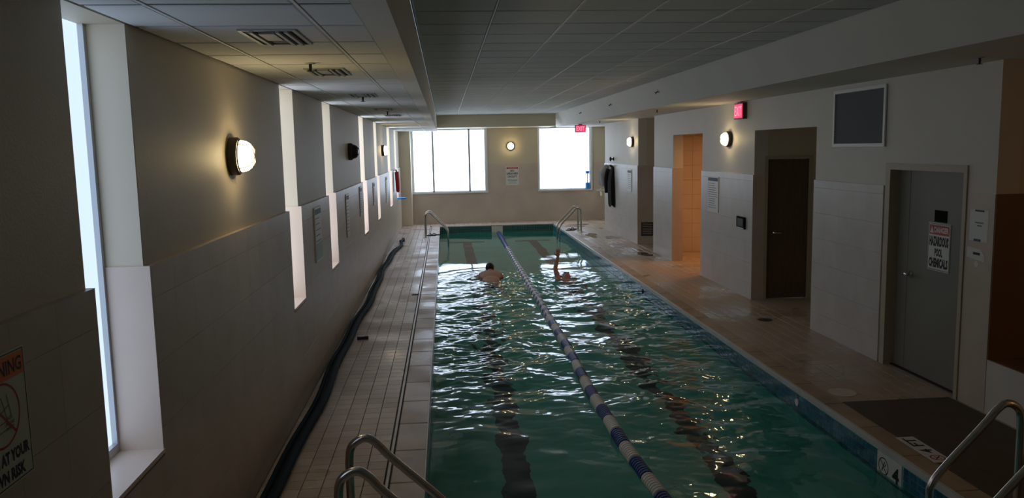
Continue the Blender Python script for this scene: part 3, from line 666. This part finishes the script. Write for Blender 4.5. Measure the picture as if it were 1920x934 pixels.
while y < 23.6:
    if y < 11.5:
        put_float('b' if k % 2 else 'w', y, .318); y += .322
        if k == 22: put_float('g', y, .05); y += .053
    elif y < 19.8: put_float('bs' if k % 2 else 'ws', y, .155); y += .160
    else: put_float('bs', y, .155); y += .160
    k += 1
obj('cable', tube_bm([(rope_x(yy)-1.47, yy-PY0, .012+.006*math.sin(2.1*yy)) for yy in np.linspace(PY0+.02, PY1-.02, 120)], .006, 6), 'steel', rope)

# ================================================================== HOSE, DRAINS, MATS, LOOSE THINGS
def hose(label, xo, ph, r, y0, y1, tail=None):
    pts = [(XL+xo+.018*math.sin(1.1*yy+.3)+.012*math.sin(2.7*yy+.6)+.10*math.exp(-((yy-19.6)/.9)**2), yy, r) for yy in np.linspace(y0, y1, 150)]
    if tail: pts += tail
    pts = [Vector(p) for p in pts]; rr = [r*(1+.05*(k % 2)) for k in range(len(pts))]
    tag(obj('vacuum_hose', tube_bm(pts, rr, 10), 'hose', None, True), label, 'hose', 'hoses along the left wall')
hose('thick dark blue pool hose lying along the left wall base', .135, .3, .036, 2.0, 20.2, [(XL+.24, 20.4, .034), (XL+.22, 20.7, .036)])
hose('thinner dark hose squeezed between thick hose and left wall', .060, 1.7, .020, 2.2, 19.0)
tag(obj('hose_connector', tube_bm([(XL+.205, 9.75, .022), (XL+.25, 9.75, .022), (XL+.34, 9.76, .022)], [.022, .019, .022], 10), 'dark_iron'), 'short dark connector lying across the left deck by the hose', 'connector')
def grate(name, label, x, y, r, mat, slots=True):
    t = thing(name, label, 'drain' if slots else 'cover', (x, y, 0.0))
    obj('rim', lathe_bm([(r*.84, .0005), (r*.84, .004), (r, .004), (r, .0005)], 28), mat, t)
    obj('plate', lathe_bm([(0, .0005), (r*.84, .0005), (r*.84, .003), (0, .003)], 28), mat, t)
    if slots:
        for k in range(-3, 4):
            c = math.sqrt(max(.01, (r*.7)**2-(k*r*.2)**2)); obj('slot', box(-c, c, k*r*.2-.004, k*r*.2+.004, .003, .0036), 'ink', t)
grate('floor_drain', 'round dark floor drain in the tan deck by the brown door', 4.13, 10.0, .095, 'dark_iron')
grate('skimmer_lid', 'round pale skimmer lid on the right deck near the mat', 3.60, 6.90, .125, 'lid', False)
t = thing('deck_grate', 'small square drain grate in the left deck beside the coping', 'drain', (-.53, 12.75, 0))
obj('frame', boxes((-.06, .06, -.06, -.05, 0, .004), (-.06, .06, .05, .06, 0, .004), (-.06, -.05, -.05, .05, 0, .004), (.05, .06, -.05, .05, 0, .004)), 'dark_iron', t)
for k in range(4): obj('slat', box(-.05, .05, -.04+k*.024, -.03+k*.024, 0, .003), 'dark_iron', t)
t = thing('rubber_mat', 'dark brown mat covering the near right deck', 'mat', (3.95, 4.3, 0))
obj('sheet', box(-.49, .50, -2.3, 2.32, .001, .008, bev=.002), 'mat_rubber', t)
# depth markers
t = thing('depth_marker', 'white 4 FT depth tile set in the right deck edge', 'depth marker', (3.50, 5.47, .0085), basis((0, 1, 0), (-1, 0, 0), (0, 0, 1)))
obj('tile', box(-.25, .25, -.07, .07, 0, .005), 'sign_white', t); zz = .0056
lettering(t, '4', -.085, -.005, -.045, .045, zz, bold=.03); lettering(t, 'FT', .05, .22, -.045, .045, zz, bold=.03)
rb = ring_bm(-.175, 0, zz, .042, .053, 28); stroke(rb, (-.21, .035), (-.14, -.035), .01, zz); stroke(rb, (-.195, -.02), (-.155, .02), .012, zz); obj('no_diving_symbol', rb, 'sign_red', t)
t = thing('depth_marker', 'white tile with no-diving symbol and 4 on the pool wall', 'depth marker', (PX1-.0005, (MARK[0]+MARK[1])/2, -.145), rotR)
obj('tile', box(-.165, .165, -.098, .098, -.004, .007), 'sign_white', t); zz = .0076
lettering(t, '4', .045, .135, -.075, .055, zz, bold=.03)
rb = ring_bm(-.075, 0, zz, .060, .069, 32); stroke(rb, (-.12, .045), (-.03, -.045), .009, zz); stroke(rb, (-.095, -.04), (-.06, .04), .011, zz); stroke(rb, (-.06, .0), (-.04, .03), .009, zz); obj('no_diving_symbol', rb, 'ink', t)
# sandals by the far ladders
def sandal(x, y, rz, label):
    t = thing('flip_flop', label, 'sandal', (x, y, .004), Matrix.Rotation(rz, 3, 'Z'), 'black flip flops on the deck')
    bm = bmesh.new(); out = [(.045*(1+.12*math.cos(a))*math.cos(a)*(1 if math.sin(a) > 0 else .82), .13*math.sin(a)) for a in [2*math.pi*k/20 for k in range(20)]]
    lo = [bm.verts.new((p, q, 0)) for p, q in out]; hi = [bm.verts.new((p, q, .024)) for p, q in out]
    bm.faces.new(lo[::-1]); bm.faces.new(hi)
    for k in range(20): bm.faces.new((lo[k], lo[(k+1) % 20], hi[(k+1) % 20], hi[k]))
    so = obj('sole', bm, 'black_rubber', t)
    for s in (-1, 1): obj('strap', tube_bm(smooth_path([(0, .075, .024), (s*.018, .05, .06), (s*.04, .0, .05), (s*.04, -.02, .02)], 2), .007, 6), 'black_rubber', so)
sandal(-.42, 21.55, 1.3, 'black flip flop on the left deck, inner one of the pair'); sandal(-.31, 21.7, 1.7, 'black flip flop on the left deck, pool-side one of the pair')
sandal(3.43, 21.95, 1.4, 'black flip flop on the right deck, pool-side one of the pair'); sandal(3.55, 22.15, 1.9, 'black flip flop on the right deck, wall-side one of the pair')
# rescue tube and foam board on the left wall near the far end
t = thing('rescue_tube', 'red rescue tube hanging on the left wall near the far corner', 'rescue tube', (XL, 21.35, 1.22))
obj('foam', tube_bm(smooth_path([(.075, -.10, .52), (.085, -.13, .30), (.09, -.08, .06), (.09, .04, .02), (.09, .12, .10), (.085, .15, .33), (.075, .08, .52)], 2), .048, 12), 'red_foam', t, True)
obj('strap', tube_bm(smooth_path([(.075, -.09, .52), (.05, -.02, .58), (.05, .03, .58), (.075, .08, .52)], 2), .012, 8), 'black_cloth', t, True)
obj('peg', tube_bm([(0, .0, .565), (.09, .0, .575)], .010, 8), 'chrome', t)
t = thing('kickboard', 'bright blue kickboard lying on the farthest left window sill', 'kickboard', (XL+.02, 22.72, SILL+.004))
bm = bmesh.new(); out = [(-.16, -.14), (.12, -.14), (.18, -.12), (.215, -.06), (.22, 0), (.215, .06), (.18, .12), (.12, .14), (-.16, .14)]
lo = [bm.verts.new((p, q, 0)) for p, q in out]; hi = [bm.verts.new((p, q, .04)) for p, q in out]; n = len(out); bm.faces.new(lo[::-1]); bm.faces.new(hi)
for k in range(n): bm.faces.new((lo[k], lo[(k+1) % n], hi[(k+1) % n], hi[k]))
bmesh.ops.bevel(bm, geom=list(bm.edges), offset=.008, segments=2, affect='EDGES'); obj('foam', bm, 'blue_foam', t)
# foam barbell standing on the right back sill
t = thing('foam_dumbbell', 'blue foam dumbbell standing on the right back window sill', 'dumbbell', (4.50, YB-.005, BS))
obj('weight', lathe_bm([(0, 0), (.055, 0), (.068, .01), (.068, .19), (.055, .20), (0, .20)], 18), 'blue_foam', t)
obj('bar', lathe_bm([(.016, .20), (.016, .48)], 12), 'frame_white', t, True)
obj('weight', lathe_bm([(0, .48), (.05, .48), (.06, .49), (.06, .555), (.05, .565), (0, .565)], 18), 'blue_foam', t)
# wet patches on the right deck
def puddle(x, y, rx, ry, seed, label):
    r = random.Random(seed); ph = [r.uniform(0, 6.28) for _ in range(3)]; bm = bmesh.new(); n = 28; out = []
    for k in range(n):
        a = 2*math.pi*k/n; q = 1+.28*math.sin(2*a+ph[0])+.18*math.sin(3*a+ph[1])+.10*math.sin(5*a+ph[2]); out.append((rx*q*math.cos(a), ry*q*math.sin(a)))
    lo = [bm.verts.new((p, q, .0004)) for p, q in out]; hi = [bm.verts.new((p*.97, q*.97, .0020)) for p, q in out]
    bm.faces.new(hi)
    for k in range(n): bm.faces.new((lo[k], lo[(k+1) % n], hi[(k+1) % n], hi[k]))
    o = tag(obj('puddle', bm, 'puddle'), label, 'puddle', 'wet patches on the right deck'); o.location = (x, y, 0)
for q in ((3.98, 23.6, .26, .22, 1, 'wet patch near the back wall, farthest on the right deck'), (3.78, 20.6, .15, .5, 2, 'long wet patch on the right deck before the far ladder'), (4.2, 20.0, .14, .42, 3, 'wet patch on the right deck beside the far right pier'), (3.95, 18.2, .12, .30, 4, 'wet patch on the right deck before the first recess'), (4.18, 16.7, .20, .26, 5, 'wet patch on the right deck between recess and shower opening')): puddle(*q)
# hook, jacket, towel, tap
tag(obj('wall_hook', lathe_bm([(0, 0), (.05, 0), (.05, -.01), (.018, -.02), (.018, -.06), (.06, -.07), (.062, -.09), (.03, -.11), (0, -.112)], 18, axis='x', off=(XRP, 21.15, 1.97)), 'black_rubber', None, True), 'round black knob on the far right pier above the jacket', 'hook')
def drape(name, label, cat, loc, w0, w1, dep, h, mat, seed, peg):
    r = random.Random(seed); bm = bmesh.new(); n = 40; m = 18; rings = []; ph = [r.uniform(0, 6.28) for _ in range(4)]
    for j in range(m+1):
        u = j/m; hwid = (w0+(w1-w0)*min(1, u*1.8)**.7)/2; d = dep*(.35+.65*min(1, u*2.5))*(1-.25*u)
        ring = []
        for k in range(n):
            a = 2*math.pi*k/n; fold = 1+.16*u*math.sin(5*a+ph[0])+.10*u*math.sin(9*a+ph[1]+2*u); yy = hwid*math.copysign(abs(math.cos(a))**.8, math.cos(a))*fold
            xx = -d*(.5+.5*math.sin(a)*fold)
            zz = -h*u*(1+.04*math.sin(3*a+ph[2])*u)
            ring.append(bm.verts.new((min(xx, -.004), yy, zz)))
        rings.append(ring)
    for a, b in zip(rings, rings[1:]):
        for k in range(n): bm.faces.new((a[k], a[(k+1) % n], b[(k+1) % n], b[k]))
    bm.faces.new(rings[0][::-1]); bm.faces.new(rings[-1]); bmesh.ops.recalc_face_normals(bm, faces=bm.faces)
    t = thing(name, label, cat, loc); obj('cloth', bm, mat, t, True); return t
t = drape('jacket', 'black jacket hanging from a peg on the far right pier', 'jacket', (XR-.003, 21.1, 1.76), .20, .46, .15, 1.02, 'black_cloth', 3, True)
obj('sleeve', tube_bm(smooth_path([(-.10, .17, -.06), (-.15, .24, -.28), (-.14, .25, -.52), (-.13, .23, -.70)], 2), .055, 12), 'black_cloth', t, True)
obj('collar', tube_bm(smooth_path([(-.03, -.07, .0), (-.07, -.05, .045), (-.09, .0, .03), (-.07, .05, .045), (-.03, .07, .0)], 2), .022, 10), 'black_cloth', t, True)
obj('peg', tube_bm([(.0, 0, .03), (-.08, 0, .045)], .009, 8), 'chrome', t)
t = drape('towel', 'grey towel hanging beside the black jacket', 'towel', (XR-.003, 21.78, 1.80), .16, .36, .30, .56, 'towel_grey', 8, True)
obj('peg', tube_bm([(.0, 0, -.01), (-.08, 0, .02)], .009, 8), 'chrome', t)
t = thing('wall_tap', 'chrome tap on the back wall at the far right', 'tap', (4.90, YB-.018, .86), ON_BACK)
obj('body', tube_bm(smooth_path([(0, 0, 0), (0, 0, .12), (-.0, -.02, .19), (0, -.10, .20)], 2), .032, 12), 'frame_white', t, True)
obj('cross_handle', tube_bm([(-.13, .07, .12), (.13, .07, .12)], .022, 10), 'frame_white', t); obj('spindle', tube_bm([(0, 0, .12), (0, .14, .12)], .018, 8), 'frame_white', t)

# ================================================================== SWIMMERS
def ellipsoid(bm, c, r, rot=None, seg=16):
    m = Matrix.Translation(c) @ (rot.to_4x4() if rot else Matrix()) @ Matrix.Diagonal((*r, 1))
    bmesh.ops.create_uvsphere(bm, u_segments=seg, v_segments=seg//2+2, radius=1.0, matrix=m)
def limb(bm, pts, n=12): tube_bm([p for p, _ in pts], [r for _, r in pts], n, bm); [ellipsoid(bm, p, (r, r, r), seg=10) for p, r in pts]
def lerp(a, b, t): return tuple(a[i]+(b[i]-a[i])*t for i in range(3))
def hand(bm, wrist, direction, across, normal, L=.185):
    """palm, four unequal fingers with a knuckle bend, thumb from the side of the palm"""
    d, a, nn = Vector(direction).normalized(), Vector(across).normalized(), Vector(normal).normalized(); w0 = Vector(wrist)
    rot = Matrix((a, d, nn)).transposed()
    ellipsoid(bm, w0+d*.048, (.040, .056, .017), rot)
    for k, (o, f) in enumerate(((-.030, .072), (-.010, .084), (.010, .078), (.029, .060))):
        b = w0+d*.088+a*o; k1 = b+d*f*.5+a*o*.25+nn*.004; k2 = b+d*f*.95+a*o*.4+nn*.016
        limb(bm, [(b, .0095), (k1, .009), (k2, .0075)], 8)
    b = w0+d*.03-a*.034; limb(bm, [(b, .0125), (b+d*.028-a*.030+nn*.006, .011), (b+d*.062-a*.040+nn*.012, .009)], 8)
def finish(name, bm, mat, parent, voxel):
    o = obj(name, bm, mat, parent)
    md = o.modifiers.new('remesh', 'REMESH'); md.mode = 'VOXEL'; md.voxel_size = voxel; md.use_smooth_shade = True
    sm = o.modifiers.new('smooth', 'SMOOTH'); sm.iterations = 3; sm.factor = .5
    me = bpy.data.meshes.new_from_object(o.evaluated_get(bpy.context.evaluated_depsgraph_get())); o.modifiers.clear(); old = o.data; o.data = me; bpy.data.meshes.remove(old)
    return o
def head(bm, c, face, up):
    """skull, jaw, nose, ears, brows; returns the local frame"""
    f, u = Vector(face).normalized(), Vector(up); u = (u-u.dot(f)*f).normalized(); s = f.cross(u); rot = Matrix((s, f, u)).transposed(); c = Vector(c)
    ellipsoid(bm, c, (.076, .096, .088), rot); ellipsoid(bm, c+f*.030-u*.062, (.056, .062, .058), rot)
    ellipsoid(bm, c+f*.098-u*.028, (.014, .020, .024), rot, 10); ellipsoid(bm, c+f*.086+u*.006, (.052, .014, .010), rot, 10)
    for k in (-1, 1): ellipsoid(bm, c+s*k*.078-u*.012, (.010, .020, .031), rot, 10)
    ellipsoid(bm, c+f*.084-u*.070, (.024, .014, .010), rot, 10)
    return c, f, u, s, rot
# swimmer in the left lane: breaststroke, moving away, back and shoulders out of the water
p1 = thing('person', 'dark-haired swimmer seen from behind with bare back left of the rope', 'person', (0.83, 15.5, WZ+.03))
bm = bmesh.new()
ellipsoid(bm, (0, -.75, -.22), (.165, .17, .10), seg=18); ellipsoid(bm, (0, -.52, -.19), (.160, .20, .105), seg=18)
ellipsoid(bm, (0, -.25, -.10), (.185, .28, .105), Matrix.Rotation(.30, 3, 'X'), 22); ellipsoid(bm, (0, -.03, -.005), (.215, .16, .095), Matrix.Rotation(.40, 3, 'X'), 22)
for s in (-1, 1):
    limb(bm, [((s*.09, .03, .045), .062), ((s*.165, .01, .005), .074), ((s*.205, .03, -.05), .064), ((s*.235, .14, -.18), .048), ((s*.23, .20, -.22), .043), ((s*.19, .36, -.24), .034), ((s*.175, .42, -.245), .028)])
    hand(bm, (s*.175, .42, -.245), (-s*.25, 1, 0), (-s*1, -.25, 0), (0, 0, -1))
    limb(bm, [((s*.09, -.78, -.24), .088), ((s*.12, -1.05, -.29), .070), ((s*.16, -1.20, -.32), .056), ((s*.17, -1.40, -.27), .055), ((s*.16, -1.62, -.24), .036), ((s*.19, -1.66, -.24), .034)])
    limb(bm, [((s*.16, -1.62, -.24), .036), ((s*.20, -1.70, -.26), .036), ((s*.25, -1.76, -.27), .022)])
limb(bm, [((0, .05, .04), .070), ((0, .14, .085), .060)])
hc, hf, hu, hs, hrot = head(bm, (0, .19, .135), (0, 1, .05), (0, 0, 1))
finish('body', bm, 'skin', p1, .0085)
bm = bmesh.new(); ellipsoid(bm, hc-hf*.012+hu*.012, (.084, .100, .093), hrot, 20); ellipsoid(bm, hc-hf*.055-hu*.045, (.070, .050, .070), hrot, 16)
finish('hair', bm, 'hair', p1, .009)
bm = bmesh.new(); ellipsoid(bm, (0, -.75, -.22), (.172, .175, .108), seg=18); obj('swim_trunks', bm, 'swimwear', p1, True)
# swimmer in the right lane: backstroke, one arm straight up, head towards the far end
p2 = thing('person', 'swimmer on the back with one arm raised right of the rope', 'person', (2.24, 15.0, WZ+.03))
bm = bmesh.new()
ellipsoid(bm, (0, -.30, -.13), (.165, .27, .105), Matrix.Rotation(.12, 3, 'X'), 20); ellipsoid(bm, (0, -.14, -.095), (.185, .13, .095), None, 18); ellipsoid(bm, (0, -.62, -.20), (.155, .24, .10), None, 18)
limb(bm, [((0, -.06, -.08), .066), ((.015, .04, -.02), .058)])
limb(bm, [((-.15, -.10, -.06), .066), ((-.155, -.03, .02), .056), ((-.185, .0, .13), .046), ((-.19, .02, .19), .043), ((-.155, .04, .33), .036), ((-.135, .04, .395), .027)])
hand(bm, (-.135, .04, .395), (.05, 0, 1), (1, .15, 0), (0, 1, 0))
limb(bm, [((.16, -.12, -.08), .064), ((.25, -.25, -.16), .050), ((.29, -.38, -.22), .042), ((.26, -.58, -.26), .032), ((.25, -.64, -.27), .026)])
hand(bm, (.25, -.64, -.27), (-.05, -1, -.1), (1, 0, 0), (0, 0, -1))
for s in (-1, 1):
    limb(bm, [((s*.09, -.80, -.22), .086), ((s*.10, -1.08, -.27+.05*s), .066), ((s*.10, -1.25, -.28+.07*s), .056), ((s*.10, -1.45, -.32+.07*s), .054), ((s*.10, -1.68, -.36+.06*s), .035), ((s*.10, -1.80, -.36+.06*s), .030), ((s*.10, -1.88, -.37+.06*s), .018)])
hc, hf, hu, hs, hrot = head(bm, (.03, .10, .0), (.08, -.35, .95), (0, .95, .35))
finish('body', bm, 'skin_red', p2, .0085)
bm = bmesh.new(); ellipsoid(bm, hc-hf*.010+hu*.014, (.081, .096, .090), hrot, 20); finish('swim_cap', bm, 'hair', p2, .009)
bm = bmesh.new()
for k in (-1, 1): ellipsoid(bm, hc+hf*.088+hu*.004+hs*k*.030, (.024, .010, .017), hrot, 12)
tube_bm([hc+hf*.094+hu*.004+hs*k*.008 for k in (-1, 0, 1)], .004, 6, bm); obj('goggles', bm, 'dark_glass', p2, True)
bm = bmesh.new(); ellipsoid(bm, (0, -.72, -.20), (.165, .17, .112), seg=18); obj('swim_trunks', bm, 'swimwear', p2, True)
